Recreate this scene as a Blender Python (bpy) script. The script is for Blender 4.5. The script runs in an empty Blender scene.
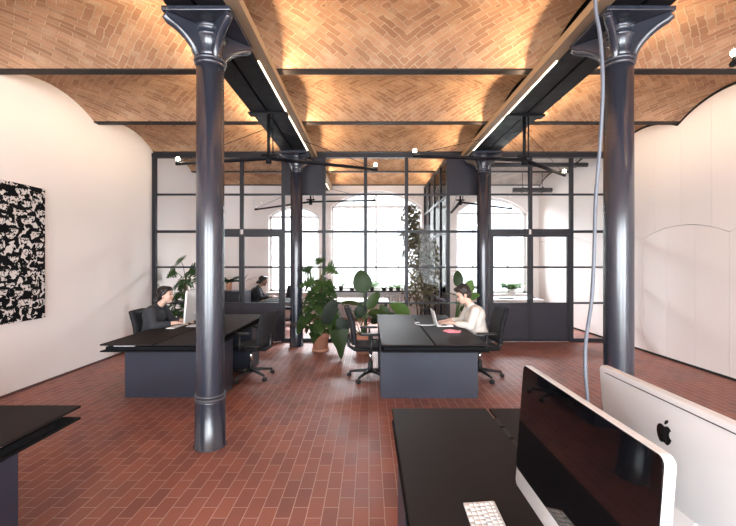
import bpy, bmesh, math, random
from mathutils import Vector, Matrix
PI = math.pi
random.seed(7)
S = bpy.context.scene
COL = S.collection

# ------------------------------------------------------------------ mesh builder
class MB:
    def __init__(s):
        s.v = []; s.f = []; s.sm = []; s.uv = None
    def add(s, verts, faces, smooth=False):
        o = len(s.v)
        s.v += [tuple(p) for p in verts]
        s.f += [tuple(i + o for i in f) for f in faces]
        s.sm += [smooth] * len(faces)
        return s
    def box(s, x0, x1, y0, y1, z0, z1, M=None):
        p = [Vector((x, y, z)) for z in (z0, z1) for y in (y0, y1) for x in (x0, x1)]
        if M is not None: p = [M @ q for q in p]
        return s.add(p, [(0, 2, 3, 1), (4, 5, 7, 6), (0, 1, 5, 4), (2, 6, 7, 3), (0, 4, 6, 2), (1, 3, 7, 5)])
    def rbox(s, x0, x1, y0, y1, z0, z1, r=.01, seg=2, M=None, fn=None, cuts=0):
        bm = bmesh.new()
        bmesh.ops.create_cube(bm, size=1)
        for q in bm.verts:
            q.co = Vector(((x0 + x1) / 2 + q.co.x * (x1 - x0), (y0 + y1) / 2 + q.co.y * (y1 - y0), (z0 + z1) / 2 + q.co.z * (z1 - z0)))
        if cuts: bmesh.ops.subdivide_edges(bm, edges=list(bm.edges), cuts=cuts, use_grid_fill=True)
        ed = [e for e in bm.edges if len(e.link_faces) == 2 and e.link_faces[0].normal.dot(e.link_faces[1].normal) < .5] if cuts else list(bm.edges)
        bm.normal_update()
        ed = [e for e in bm.edges if e.calc_face_angle(0) > .5]
        bmesh.ops.bevel(bm, geom=ed, offset=r, segments=seg, affect='EDGES', profile=.5)
        bm.verts.index_update()
        vs = [q.co.copy() for q in bm.verts]
        if fn: vs = [fn(q) for q in vs]
        if M is not None: vs = [M @ q for q in vs]
        fs = [[q.index for q in f.verts] for f in bm.faces]
        bm.free()
        return s.add(vs, fs, True)
    def tube(s, pts, rad, n=10, caps=True, smooth=True):
        pts = [Vector(p) for p in pts]
        if not hasattr(rad, '__len__'): rad = [rad] * len(pts)
        vs = []; fs = []
        up = None
        for i, p in enumerate(pts):
            d = (pts[min(i + 1, len(pts) - 1)] - pts[max(i - 1, 0)]).normalized()
            if up is None:
                up = d.orthogonal().normalized()
            else:
                up = (up - d * up.dot(d))
                up = up.normalized() if up.length > 1e-6 else d.orthogonal().normalized()
            sd = d.cross(up)
            for k in range(n):
                a = 2 * PI * k / n
                vs.append(p + (up * math.cos(a) + sd * math.sin(a)) * rad[i])
        for i in range(len(pts) - 1):
            for k in range(n):
                a, b = i * n + k, i * n + (k + 1) % n
                fs.append((a, b, b + n, a + n))
        if caps:
            fs.append(tuple(reversed(range(n)))); fs.append(tuple(range((len(pts) - 1) * n, len(pts) * n)))
        return s.add(vs, fs, smooth)
    def capsule(s, a, b, ra, rb, n=12):
        a = Vector(a); b = Vector(b); d = b - a; L = d.length; d = d / L if L > 1e-6 else Vector((0, 0, 1))
        pts = []; rad = []
        for k in range(5):
            t = PI / 2 * k / 4
            pts.append(a - d * ra * math.cos(t)); rad.append(max(ra * math.sin(t), ra * .02))
        for k in range(5):
            t = PI / 2 * k / 4
            pts.append(b + d * rb * math.sin(t)); rad.append(max(rb * math.cos(t), rb * .02))
        return s.tube(pts, rad, n)
    def ball(s, c, r, n=16, m=10, M=None):
        c = Vector(c); r = r if hasattr(r, '__len__') else (r, r, r)
        vs = []; fs = []
        for i in range(m + 1):
            t = PI * i / m; z = math.cos(t); q = max(math.sin(t), .004)
            for k in range(n):
                a = 2 * PI * k / n
                w = Vector((r[0] * q * math.cos(a), r[1] * q * math.sin(a), r[2] * z))
                if M is not None: w = M @ w
                vs.append(c + w)
        for i in range(m):
            for k in range(n):
                a, b = i * n + k, i * n + (k + 1) % n
                fs.append((a, a + n, b + n, b))
        fs.append(tuple(range(n))); fs.append(tuple(reversed(range(m * n, (m + 1) * n))))
        return s.add(vs, fs, True)
    def lathe(s, prof, c=(0, 0, 0), n=32, smooth=True):
        vs = []; fs = []; m = len(prof)
        for r, z in prof:
            for k in range(n):
                a = 2 * PI * k / n
                vs.append((c[0] + r * math.cos(a), c[1] + r * math.sin(a), c[2] + z))
        for i in range(m - 1):
            for k in range(n):
                a, b = i * n + k, i * n + (k + 1) % n
                fs.append((a, b, b + n, a + n))
        fs.append(tuple(reversed(range(n)))); fs.append(tuple(range((m - 1) * n, m * n)))
        return s.add(vs, fs, smooth)
    def prism(s, poly, ax, d0, d1, smooth=False):
        """poly: 2D outline, extruded along axis ax ('x','y','z') from d0 to d1"""
        def P(u, w, d):
            return {'x': (d, u, w), 'y': (u, d, w), 'z': (u, w, d)}[ax]
        n = len(poly)
        vs = [P(u, w, d0) for u, w in poly] + [P(u, w, d1) for u, w in poly]
        fs = [tuple(range(n)), tuple(range(2 * n - 1, n - 1, -1))]
        fs += [((i + 1) % n, i, i + n, (i + 1) % n + n) for i in range(n)]
        return s.add(vs, fs, smooth)
    def xf(s, M):
        s.v = [tuple(M @ Vector(p)) for p in s.v]; return s
    def mesh(s, name, m=None):
        me = bpy.data.meshes.new(name)
        me.from_pydata(s.v, [], s.f)
        me.polygons.foreach_set('use_smooth', s.sm)
        if s.uv is not None:
            L = me.uv_layers.new(name='UVMap')
            for lp in me.loops: L.data[lp.index].uv = s.uv[lp.vertex_index]
        bm = bmesh.new(); bm.from_mesh(me)
        if s.uv is None: bmesh.ops.recalc_face_normals(bm, faces=bm.faces)
        bm.to_mesh(me); bm.free()
        me.update()
        if m: me.materials.append(m)
        return me
    def build(s, name, m, parent=None, loc=None, rz=0, **kw):
        o = bpy.data.objects.new(name, s.mesh(name, m)); COL.objects.link(o)
        if parent is not None: o.parent = parent
        if loc is not None: o.location = loc
        o.rotation_euler.z = rz
        for k, w in kw.items(): o[k] = w
        return o

def tag(o, label, cat, group=None):
    o['label'] = label; o['category'] = cat
    if group: o['group'] = group
    return o
def thing(name, label, cat, loc=(0, 0, 0), rz=0, group=None):
    o = bpy.data.objects.new(name, None); COL.objects.link(o)
    o.empty_display_size = .05
    o.location = loc; o.rotation_euler.z = rz
    return tag(o, label, cat, group)
def dup(root, label, loc=None, rz=None):
    def cp(o, par):
        c = o.copy(); COL.objects.link(c); c.parent = par
        for ch in o.children: cp(ch, c)
        return c
    r = cp(root, None)
    if loc is not None: r.location = loc
    if rz is not None: r.rotation_euler.z = rz
    r['label'] = label
    return r
def struct(name, mb, m, parent=None):
    o = mb.build(name, m, parent)
    if parent is None: o['kind'] = 'structure'
    return o
def bevel(o, w=.004, seg=2):
    b = o.modifiers.new('bevel', 'BEVEL'); b.width = w; b.segments = seg; b.limit_method = 'ANGLE'; b.angle_limit = .6
    return o

# ------------------------------------------------------------------ materials
def nt(name):
    m = bpy.data.materials.new(name); m.use_nodes = True
    return m, m.node_tree.nodes, m.node_tree.links, m.node_tree.nodes['Principled BSDF']
def mat(name, col, rough=.5, metal=0, var=0, vscale=8, bump=0, bscale=40, spec=.5, rvar=0, sss=0):
    m, N, L, P = nt(name)
    P.inputs['Base Color'].default_value = (*col, 1)
    P.inputs['Roughness'].default_value = rough
    P.inputs['Metallic'].default_value = metal
    P.inputs['Specular IOR Level'].default_value = spec
    if var or bump or rvar:
        tc = N.new('ShaderNodeTexCoord')
    if var or rvar:
        nz = N.new('ShaderNodeTexNoise'); nz.inputs['Scale'].default_value = vscale; nz.inputs['Detail'].default_value = 4
        L.new(tc.outputs['Object'], nz.inputs['Vector'])
    if var:
        mx = N.new('ShaderNodeMix'); mx.data_type = 'RGBA'
        L.new(nz.outputs['Fac'], mx.inputs['Factor'])
        mx.inputs[6].default_value = (*[c * (1 - var) for c in col], 1)
        mx.inputs[7].default_value = (*[min(1, c * (1 + var)) for c in col], 1)
        L.new(mx.outputs[2], P.inputs['Base Color'])
    if rvar:
        mr = N.new('ShaderNodeMapRange')
        mr.inputs[1].default_value = .3; mr.inputs[2].default_value = .7
        mr.inputs[3].default_value = max(.02, rough - rvar); mr.inputs[4].default_value = rough + rvar
        L.new(nz.outputs['Fac'], mr.inputs[0]); L.new(mr.outputs[0], P.inputs['Roughness'])
    if bump:
        n2 = N.new('ShaderNodeTexNoise'); n2.inputs['Scale'].default_value = bscale; n2.inputs['Detail'].default_value = 3
        L.new(tc.outputs['Object'], n2.inputs['Vector'])
        b = N.new('ShaderNodeBump'); b.inputs['Strength'].default_value = bump; b.inputs['Distance'].default_value = .01
        L.new(n2.outputs['Fac'], b.inputs['Height']); L.new(b.outputs[0], P.inputs['Normal'])
    return m
def emit(name, col, st):
    m, N, L, P = nt(name)
    P.inputs['Base Color'].default_value = (*col, 1)
    P.inputs['Emission Color'].default_value = (*col, 1); P.inputs['Emission Strength'].default_value = st
    return m
def glass(name, tint=(.97, .98, .985), refl=.05):
    m, N, L, P = nt(name)
    N.remove(P)
    out = N['Material Output']
    t = N.new('ShaderNodeBsdfTransparent'); t.inputs[0].default_value = (*tint, 1)
    g = N.new('ShaderNodeBsdfGlossy'); g.inputs['Roughness'].default_value = .01
    fr = N.new('ShaderNodeFresnel'); fr.inputs[0].default_value = 1.13
    mx = N.new('ShaderNodeMixShader')
    L.new(fr.outputs[0], mx.inputs[0]); L.new(t.outputs[0], mx.inputs[1]); L.new(g.outputs[0], mx.inputs[2])
    L.new(mx.outputs[0], out.inputs[0])
    return m
def math_node(N, L, op, a, b=None):
    n = N.new('ShaderNodeMath'); n.operation = op
    for i, x in enumerate((a, b)):
        if x is None: continue
        if isinstance(x, (int, float)): n.inputs[i].default_value = x
        else: L.new(x, n.inputs[i])
    return n.outputs[0]

def vault_material(name, c1, c2, mortar, painted=False):
    m, N, L, P = nt(name)
    uv = N.new('ShaderNodeUVMap'); uv.uv_map = 'UVMap'
    # hand-laid wobble
    nz0 = N.new('ShaderNodeTexNoise'); nz0.inputs['Scale'].default_value = 9; nz0.inputs['Detail'].default_value = 4; L.new(uv.outputs[0], nz0.inputs['Vector'])
    off = N.new('ShaderNodeVectorMath'); off.operation = 'SUBTRACT'; L.new(nz0.outputs['Color'], off.inputs[0]); off.inputs[1].default_value = (.5, .5, .5)
    sc = N.new('ShaderNodeVectorMath'); sc.operation = 'SCALE'; L.new(off.outputs[0], sc.inputs[0]); sc.inputs['Scale'].default_value = .045
    ad = N.new('ShaderNodeVectorMath'); L.new(uv.outputs[0], ad.inputs[0]); L.new(sc.outputs[0], ad.inputs[1])
    sp = N.new('ShaderNodeSeparateXYZ'); L.new(ad.outputs[0], sp.inputs[0])
    ax = math_node(N, L, 'ABSOLUTE', sp.outputs[0]); ay = math_node(N, L, 'ABSOLUTE', sp.outputs[1])
    u = math_node(N, L, 'MULTIPLY', math_node(N, L, 'ADD', ax, ay), .7071)
    v = math_node(N, L, 'MULTIPLY', math_node(N, L, 'SUBTRACT', ax, ay), .7071)
    cb = N.new('ShaderNodeCombineXYZ'); L.new(v, cb.inputs[0]); L.new(u, cb.inputs[1])
    br = N.new('ShaderNodeTexBrick'); L.new(cb.outputs[0], br.inputs['Vector'])
    br.inputs['Scale'].default_value = 1; br.inputs['Brick Width'].default_value = .225; br.inputs['Row Height'].default_value = .068
    br.inputs['Mortar Size'].default_value = .008; br.inputs['Mortar Smooth'].default_value = .8; br.inputs['Bias'].default_value = -.1
    br.inputs['Color1'].default_value = (*c1, 1); br.inputs['Color2'].default_value = (*c2, 1); br.inputs['Mortar'].default_value = (*mortar, 1)
    nz = N.new('ShaderNodeTexNoise'); nz.inputs['Scale'].default_value = 2.2; nz.inputs['Detail'].default_value = 6; L.new(uv.outputs[0], nz.inputs['Vector'])
    cr = N.new('ShaderNodeValToRGB'); L.new(nz.outputs['Fac'], cr.inputs[0])
    cr.color_ramp.elements[0].position = .3; cr.color_ramp.elements[0].color = (.78, .74, .72, 1)
    cr.color_ramp.elements[1].position = .72; cr.color_ramp.elements[1].color = (1.18, 1.16, 1.12, 1)
    mu = N.new('ShaderNodeMix'); mu.data_type = 'RGBA'; mu.blend_type = 'MULTIPLY'; mu.inputs['Factor'].default_value = 1
    L.new(br.outputs['Color'], mu.inputs[6]); L.new(cr.outputs[0], mu.inputs[7])
    # lime smears
    n3 = N.new('ShaderNodeTexNoise'); n3.inputs['Scale'].default_value = 5; n3.inputs['Detail'].default_value = 8; L.new(uv.outputs[0], n3.inputs['Vector'])
    r3 = N.new('ShaderNodeMapRange'); r3.inputs[1].default_value = .54; r3.inputs[2].default_value = .74; r3.inputs[4].default_value = .7; L.new(n3.outputs['Fac'], r3.inputs[0])
    m3 = N.new('ShaderNodeMix'); m3.data_type = 'RGBA'; L.new(r3.outputs[0], m3.inputs['Factor']); L.new(mu.outputs[2], m3.inputs[6]); m3.inputs[7].default_value = (*mortar, 1)
    L.new(m3.outputs[2], P.inputs['Base Color'])
    P.inputs['Roughness'].default_value = .9; P.inputs['Specular IOR Level'].default_value = .2
    n4 = N.new('ShaderNodeTexNoise'); n4.inputs['Scale'].default_value = 40; n4.inputs['Detail'].default_value = 4; L.new(uv.outputs[0], n4.inputs['Vector'])
    h = math_node(N, L, 'SUBTRACT', math_node(N, L, 'MULTIPLY', n4.outputs['Fac'], .5), br.outputs['Fac'])
    b = N.new('ShaderNodeBump'); b.inputs['Strength'].default_value = .7; b.inputs['Distance'].default_value = .008
    L.new(h, b.inputs['Height']); L.new(b.outputs[0], P.inputs['Normal'])
    return m
def floor_material():
    m, N, L, P = nt('terracotta_floor_tiles')
    g = N.new('ShaderNodeNewGeometry'); sp = N.new('ShaderNodeSeparateXYZ'); L.new(g.outputs['Position'], sp.inputs[0])
    cb = N.new('ShaderNodeCombineXYZ'); L.new(sp.outputs[1], cb.inputs[0]); L.new(sp.outputs[0], cb.inputs[1])
    br = N.new('ShaderNodeTexBrick'); L.new(cb.outputs[0], br.inputs['Vector'])
    br.inputs['Scale'].default_value = 1; br.inputs['Brick Width'].default_value = .209; br.inputs['Row Height'].default_value = .1
    br.inputs['Mortar Size'].default_value = .0028; br.inputs['Mortar Smooth'].default_value = .2; br.inputs['Bias'].default_value = 0
    br.inputs['Color1'].default_value = (.285, .102, .07, 1); br.inputs['Color2'].default_value = (.20, .073, .056, 1); br.inputs['Mortar'].default_value = (.46, .32, .28, 1)
    nz = N.new('ShaderNodeTexNoise'); nz.inputs['Scale'].default_value = 1.6; nz.inputs['Detail'].default_value = 6; L.new(g.outputs['Position'], nz.inputs['Vector'])
    cr = N.new('ShaderNodeValToRGB'); L.new(nz.outputs['Fac'], cr.inputs[0])
    cr.color_ramp.elements[0].position = .3; cr.color_ramp.elements[0].color = (.8, .8, .82, 1)
    cr.color_ramp.elements[1].position = .7; cr.color_ramp.elements[1].color = (1.15, 1.12, 1.1, 1)
    mu = N.new('ShaderNodeMix'); mu.data_type = 'RGBA'; mu.blend_type = 'MULTIPLY'; mu.inputs['Factor'].default_value = 1
    L.new(br.outputs['Color'], mu.inputs[6]); L.new(cr.outputs[0], mu.inputs[7])
    # white lime specks worn into the tiles
    n3 = N.new('ShaderNodeTexNoise'); n3.inputs['Scale'].default_value = 9; n3.inputs['Detail'].default_value = 9; n3.inputs['Roughness'].default_value = .7; L.new(g.outputs['Position'], n3.inputs['Vector'])
    r3 = N.new('ShaderNodeMapRange'); r3.inputs[1].default_value = .69; r3.inputs[2].default_value = .78; r3.inputs[4].default_value = .5; L.new(n3.outputs['Fac'], r3.inputs[0])
    m3 = N.new('ShaderNodeMix'); m3.data_type = 'RGBA'; L.new(r3.outputs[0], m3.inputs['Factor']); L.new(mu.outputs[2], m3.inputs[6]); m3.inputs[7].default_value = (.6, .5, .46, 1)
    L.new(m3.outputs[2], P.inputs['Base Color'])
    mr = N.new('ShaderNodeMapRange'); L.new(nz.outputs['Fac'], mr.inputs[0]); mr.inputs[1].default_value = .3; mr.inputs[2].default_value = .7; mr.inputs[3].default_value = .45; mr.inputs[4].default_value = .6
    L.new(mr.outputs[0], P.inputs['Roughness'])
    P.inputs['Specular IOR Level'].default_value = .4
    n4 = N.new('ShaderNodeTexNoise'); n4.inputs['Scale'].default_value = 25; L.new(g.outputs['Position'], n4.inputs['Vector'])
    h = math_node(N, L, 'SUBTRACT', math_node(N, L, 'MULTIPLY', n4.outputs['Fac'], .4), br.outputs['Fac'])
    b = N.new('ShaderNodeBump'); b.inputs['Strength'].default_value = .35; b.inputs['Distance'].default_value = .004
    L.new(h, b.inputs['Height']); L.new(b.outputs[0], P.inputs['Normal'])
    return m
def crowd_material():
    """generic black and white high-contrast crowd: pale head blobs with dark hair over mottled clothing"""
    m, N, L, P = nt('crowd_print')
    tc = N.new('ShaderNodeTexCoord'); sp = N.new('ShaderNodeSeparateXYZ'); L.new(tc.outputs['Object'], sp.inputs[0])
    cb = N.new('ShaderNodeCombineXYZ'); L.new(sp.outputs[1], cb.inputs[0]); L.new(sp.outputs[2], cb.inputs[1])
    vo = N.new('ShaderNodeTexVoronoi'); vo.voronoi_dimensions = '2D'; vo.inputs['Scale'].default_value = 6; L.new(cb.outputs[0], vo.inputs['Vector'])
    df = N.new('ShaderNodeVectorMath'); df.operation = 'SUBTRACT'; L.new(cb.outputs[0], df.inputs[0]); L.new(vo.outputs['Position'], df.inputs[1])
    sd = N.new('ShaderNodeSeparateXYZ'); L.new(df.outputs[0], sd.inputs[0])
    face = math_node(N, L, 'LESS_THAN', vo.outputs['Distance'], .36)
    nz = N.new('ShaderNodeTexNoise'); nz.inputs['Scale'].default_value = 15; nz.inputs['Detail'].default_value = 4; nz.inputs['Distortion'].default_value = .6; L.new(cb.outputs[0], nz.inputs['Vector'])
    body = math_node(N, L, 'GREATER_THAN', nz.outputs['Fac'], .55)
    n2 = N.new('ShaderNodeTexNoise'); n2.inputs['Scale'].default_value = 34; n2.inputs['Detail'].default_value = 2; L.new(cb.outputs[0], n2.inputs['Vector'])
    wob = math_node(N, L, 'MULTIPLY', math_node(N, L, 'SUBTRACT', n2.outputs['Fac'], .5), .09)
    fv = math_node(N, L, 'LESS_THAN', math_node(N, L, 'ADD', sd.outputs[1], wob), .012)
    feat = math_node(N, L, 'GREATER_THAN', n2.outputs['Fac'], .45)
    fv2 = math_node(N, L, 'MULTIPLY', fv, feat)
    mx = N.new('ShaderNodeMix'); mx.data_type = 'FLOAT'; L.new(face, mx.inputs[0]); L.new(body, mx.inputs[2]); L.new(fv2, mx.inputs[3])
    mc = N.new('ShaderNodeMix'); mc.data_type = 'RGBA'; L.new(mx.outputs[0], mc.inputs['Factor'])
    mc.inputs[6].default_value = (.006, .006, .007, 1); mc.inputs[7].default_value = (.66, .6, .57, 1)
    L.new(mc.outputs[2], P.inputs['Base Color']); P.inputs['Roughness'].default_value = .9; P.inputs['Specular IOR Level'].default_value = .08
    return m
def leaf_material(name, c, c2, rough=.35):
    m, N, L, P = nt(name)
    g = N.new('ShaderNodeNewGeometry')
    mx = N.new('ShaderNodeMix'); mx.data_type = 'RGBA'; L.new(g.outputs['Random Per Island'], mx.inputs['Factor'])
    mx.inputs[6].default_value = (*c, 1); mx.inputs[7].default_value = (*c2, 1)
    L.new(mx.outputs[2], P.inputs['Base Color']); P.inputs['Roughness'].default_value = max(rough, .45); P.inputs['Specular IOR Level'].default_value = .22
    out = N['Material Output']; tr = N.new('ShaderNodeBsdfTranslucent'); L.new(mx.outputs[2], tr.inputs[0])
    ms = N.new('ShaderNodeMixShader'); ms.inputs[0].default_value = .25
    L.new(P.outputs[0], ms.inputs[1]); L.new(tr.outputs[0], ms.inputs[2]); L.new(ms.outputs[0], out.inputs[0])
    return m

M = dict(
    wall=mat('pinkish_white_plaster', (.83, .755, .715), .85, var=.02, vscale=1.5, bump=.05, bscale=30),
    panel=mat('white_painted_panels', (.84, .765, .73), .55, var=.01, vscale=1),
    gapdark=mat('panel_gap_shadow', (.02, .018, .018), .9),
    floor=floor_material(),
    vault=vault_material('vault_brickwork', (.47, .275, .165), (.30, .155, .09), (.52, .38, .255)),
    vaultw=vault_material('limewashed_vault_brickwork', (.55, .5, .46), (.45, .41, .38), (.6, .56, .52)),
    iron=mat('glossy_black_iron_paint', (.02, .023, .034), .26, bump=.05, bscale=18, spec=.8),
    ironedge=mat('worn_paint_on_rings', (.06, .06, .068), .3, var=.5, vscale=30),
    girder=mat('black_girder_paint', (.005, .005, .007), .55, bump=.05, rvar=.06, spec=.15),
    rust=mat('brown_painted_beam', (.02, .015, .014), .6, spec=.2, var=.3, vscale=10),
    tray=mat('brass_brown_channel', (.30, .21, .13), .55, metal=.2),
    frame=mat('dark_steel_frame', (.013, .012, .016), .45, spec=.3),
    infill=mat('dark_steel_infill', (.018, .016, .024), .5, spec=.3),
    glass=glass('clear_glass'),
    desk=mat('black_linoleum_top', (.016, .0125, .0125), .6, var=.12, vscale=3, spec=.1),
    deskedge=mat('black_desk_board', (.007, .007, .008), .8, spec=.1),
    pedestal=mat('blue_black_steel', (.02, .024, .04), .45, var=.15, vscale=5, rvar=.06),
    fabric=mat('black_chair_fabric', (.012, .012, .015), .85, bump=.2, bscale=200),
    plastic=mat('black_plastic', (.012, .012, .013), .4),
    chrome=mat('chrome', (.75, .75, .78), .15, metal=1),
    alu=mat('satin_aluminium', (.80, .775, .765), .38, metal=.35),
    screen=mat('black_screen_glass', (.003, .003, .004), .04, spec=.55),
    blackmark=mat('gloss_black_emblem', (.004, .004, .004), .15),
    slot=mat('dark_slot', (.05, .04, .04), .7),
    key=mat('white_keys', (.85, .85, .85), .4),
    paper=mat('white_paper', (.85, .83, .82), .7),
    pink=mat('pink_paper', (.8, .25, .3), .7, var=.2, vscale=12),
    terracotta=mat('terracotta', (.52, .24, .15), .8, var=.12, vscale=7),
    soil=mat('soil', (.03, .02, .015), .95, bump=.5, bscale=60),
    stem=mat('brown_stem', (.11, .065, .035), .8, var=.3, vscale=20),
    greenstem=mat('green_stem', (.07, .12, .035), .6),
    monstera=leaf_material('monstera_leaf', (.012, .034, .010), (.045, .085, .022)),
    bigleaf=leaf_material('rubbery_leaf', (.010, .022, .010), (.04, .07, .02), .3),
    greyleaf=leaf_material('grey_green_leaf', (.014, .024, .02), (.03, .04, .033), .3),
    ficus=leaf_material('small_olive_leaf', (.05, .05, .025), (.17, .135, .08), .5),
    midleaf=leaf_material('mid_green_leaf', (.04, .085, .018), (.07, .13, .03), .4),
    lime=leaf_material('light_green_leaf', (.10, .2, .03), (.24, .32, .06), .4),
    bush=leaf_material('fresh_green_leaf', (.05, .13, .03), (.14, .24, .07), .5),
    skin=mat('skin', (.66, .42, .32), .5, var=.05, vscale=14),
    skin2=mat('brown_skin', (.22, .11, .07), .5),
    hair=mat('dark_brown_hair', (.018, .011, .008), .5, bump=.6, bscale=90),
    blackhair=mat('black_hair', (.008, .006, .006), .4, bump=.4, bscale=90),
    charcoal=mat('charcoal_sweater', (.03, .031, .037), .9, bump=.25, bscale=120),
    cream=mat('cream_sweater', (.66, .61, .55), .9, bump=.25, bscale=120),
    blackcloth=mat('black_clothes', (.008, .008, .01), .9),
    trouser=mat('dark_trousers', (.018, .018, .024), .9),
    shoe=mat('black_shoe', (.01, .01, .01), .4),
    lip=mat('lips', (.5, .17, .15), .5),
    eye=mat('dark_eye', (.01, .008, .008), .2),
    cable=mat('grey_cable', (.075, .082, .10), .5),
    bulb=emit('lit_bulb', (1, .86, .62), 60),
    bulboff=mat('white_bulb', (.9, .9, .88), .3),
    whitelac=mat('white_lacquer', (.8, .78, .77), .4),
    blackpot=mat('black_pot', (.015, .015, .017), .5),
    pinkpot=mat('pale_pink_pot', (.6, .42, .4), .6),
    facade=mat('pale_facade', (.8, .78, .74), .9),
    facwin=mat('facade_window', (.6, .64, .7), .3),
    duct=mat('dark_duct', (.05, .047, .05), .5),
    art=crowd_material(), artedge=mat('canvas_edge', (.75, .7, .68), .8),
    ledup=emit('warm_led_strip', (1, .76, .48), 6),
    leddown=emit('warm_led_line', (1, .88, .7), 9),
)

# ------------------------------------------------------------------ setting
XL, XR, YF, YB, YP = -4.38, 4.95, -3.80, 11.05, 7.70
GL, GR, GH = -1.405, 2.21, .235           # girder centres and half width
BEAMS = [2.80 + 1.65 * k for k in range(-4, 6)]   # -3.8 ... 11.05
ZS, RISE, ZB = 3.86, .205, 3.84
def vz(y, y0, y1, zs=ZS, h=RISE):
    s = (y1 - y0) / 2; R = (s * s + h * h) / (2 * h); d = y - (y0 + y1) / 2
    return zs + h - R + math.sqrt(max(R * R - d * d, 0))
struct('floor', MB().box(XL - .25, XR + .3, YF - .3, YB + .4, -.15, 0), M['floor'])
zones = [(XL, GL - GH + .05), (GL + GH - .05, GR - GH + .05), (GR + GH - .05, XR)]
nb = 0
def vault(x0, x1, y0, y1, m, xc):
    mb = MB(); n = 20; mb.uv = []
    vs = []; arc = 0; prev = None
    for i in range(n + 1):
        y = y0 + (y1 - y0) * i / n; z = vz(y, y0, y1)
        if prev: arc += math.hypot(y - prev[0], z - prev[1])
        prev = (y, z)
        for x in (x0, x1):
            vs.append((x, y, z)); mb.uv.append((x - xc, arc))
    mb.uv = [(a, b - arc / 2) for a, b in mb.uv]
    mb.add(vs, [(2 * i, 2 * i + 1, 2 * i + 3, 2 * i + 2) for i in range(n)], True)
    o = mb.build('ceiling', m); o['kind'] = 'structure'
for a, b in zip(BEAMS[:-1], BEAMS[1:]):
    for zi, (x0, x1) in enumerate(zones):
        xc = (XL + GL) / 2 if zi == 0 else ((GL + GR) / 2 if zi == 1 else (GR + XR) / 2)
        vault(x0, x1, a + .05, b - .05, M['vaultw'] if (zi == 2 and a > YP - .1) else M['vault'], xc)
struct('ceiling', MB().box(XL - .25, XR + .3, YF - .3, YB + .4, 4.16, 4.3), M['wall'])
for k, y in enumerate(BEAMS):
    for zi, (x0, x1) in enumerate(zones):
        mb = MB(); xa, xb = x0 - (.03 if zi else 0), x1 + (.03 if zi < 2 else 0)
        mb.box(xa, xb, y - .055, y + .055, ZB, ZB + .018)
        mb.box(xa, xb, y - .01, y + .01, ZB + .018, ZB + .26)
        mb.box(xa, xb, y - .052, y + .052, ZS + .005, ZS + .06)
        nb += 1
        struct('trim_%d' % nb, mb, M['rust'])
# walls
struct('wall_left', MB().box(XL - .25, XL, YF - .3, YB + .4, 0, 4.16), M['wall'])
struct('baseboard_left', MB().box(XL, XL + .015, YF, YB, 0, .025), mat('dark_red_skirting', (.09, .04, .035), .6))
struct('wall_right', MB().box(XR + .03, XR + .3, YF - .3, YB + .4, 0, 4.16), M['gapdark'])
# right-hand cladding: lower panels ending in scallops, upper panels reaching the vaults
SC0 = 5.22
def scallop(y):
    k = math.floor((y - SC0) / 1.65); a = SC0 + 1.65 * k
    return vz(y, a, a + 1.65, 2.035, .17)
def vault_z(y):
    k = math.floor((y - BEAMS[0]) / 1.65); a = BEAMS[0] + 1.65 * k
    return min(vz(min(max(y, a + .05), a + 1.6), a + .05, a + 1.6) if a + .05 < y < a + 1.6 else ZB, 9)
pan = MB(); g = .0022
def panel(y0, y1, lo, hi):
    n = 8; ys = [y0 + g + (y1 - y0 - 2 * g) * i / n for i in range(n + 1)]
    pan.prism([(y, lo(y)) for y in ys] + [(y, hi(y)) for y in reversed(ys)], 'x', XR, XR + .028)
y = SC0 - 1.65 * 6
while y < YB - .01:
    y1 = y + .55
    a, b = max(y, YF), min(y1, YB)
    if b - a > .03:
        panel(a, b, lambda q: .045, lambda q: scallop(q) - .004)
    y = y1
y = SC0 - 1.65 * 6 + .275
while y < YB - .01:
    y1 = y + .55
    a, b = max(y, YF), min(y1, YB)
    cuts = [a] + [c for c in (SC0 + 1.65 * k for k in range(-7, 6)) if a < c < b] + [b]
    if b - a > .03:
        n = 10; ys = [a + g + (b - a - 2 * g) * i / n for i in range(n + 1)]
        for c in cuts[1:-1] + [q for q in BEAMS if a < q < b]: ys += [c - .05, c - .001, c + .001, c + .05]
        ys = sorted(q for q in ys if a + g - 1e-6 <= q <= b - g + 1e-6)
        pan.prism([(q, scallop(q) + .004) for q in ys] + [(q, vault_z(q) - .04) for q in reversed(ys)], 'x', XR, XR + .028)
    y = y1
o = pan.build('wall_right_panels', M['panel'], bpy.data.objects['wall_right'])
# back and front walls with window openings: (x0, x1, sill, spring, crown)
def arch(x, w):
    x0, x1, s, zs, zc = w
    if zc - zs < .01: return zs
    return vz(x, x0, x1, zs, zc - zs)
def wall_openings(name, y0, y1, wins, top=4.16):
    mb = MB(); x = XL
    for w in wins:
        mb.box(x, w[0], y0, y1, 0, top); mb.box(w[0], w[1], y0, y1, 0, w[2])
        n = 14
        for i in range(n):
            a = w[0] + (w[1] - w[0]) * i / n; b = w[0] + (w[1] - w[0]) * (i + 1) / n
            mb.prism([(a, arch(a, w)), (b, arch(b, w)), (b, top), (a, top)], 'y', y0, y1)
        x = w[1]
    mb.box(x, XR, y0, y1, 0, top)
    return struct(name, mb, M['wall'])
WB = [(-2.92, -1.45, .75, 2.95, 3.25), (-1.10, 1.52, .80, 3.25, 3.70), (2.55, 4.62, .70, 3.05, 3.50)]
WF = [(-4.1, -1.8, .4, 3.55, 3.55), (-1.0, 1.8, .4, 3.55, 3.55), (2.5, 4.7, .4, 3.55, 3.55)]
wall_openings('wall_back', YB, YB + .35, WB)
wall_openings('wall_front', YF - .28, YF, WF)
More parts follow.
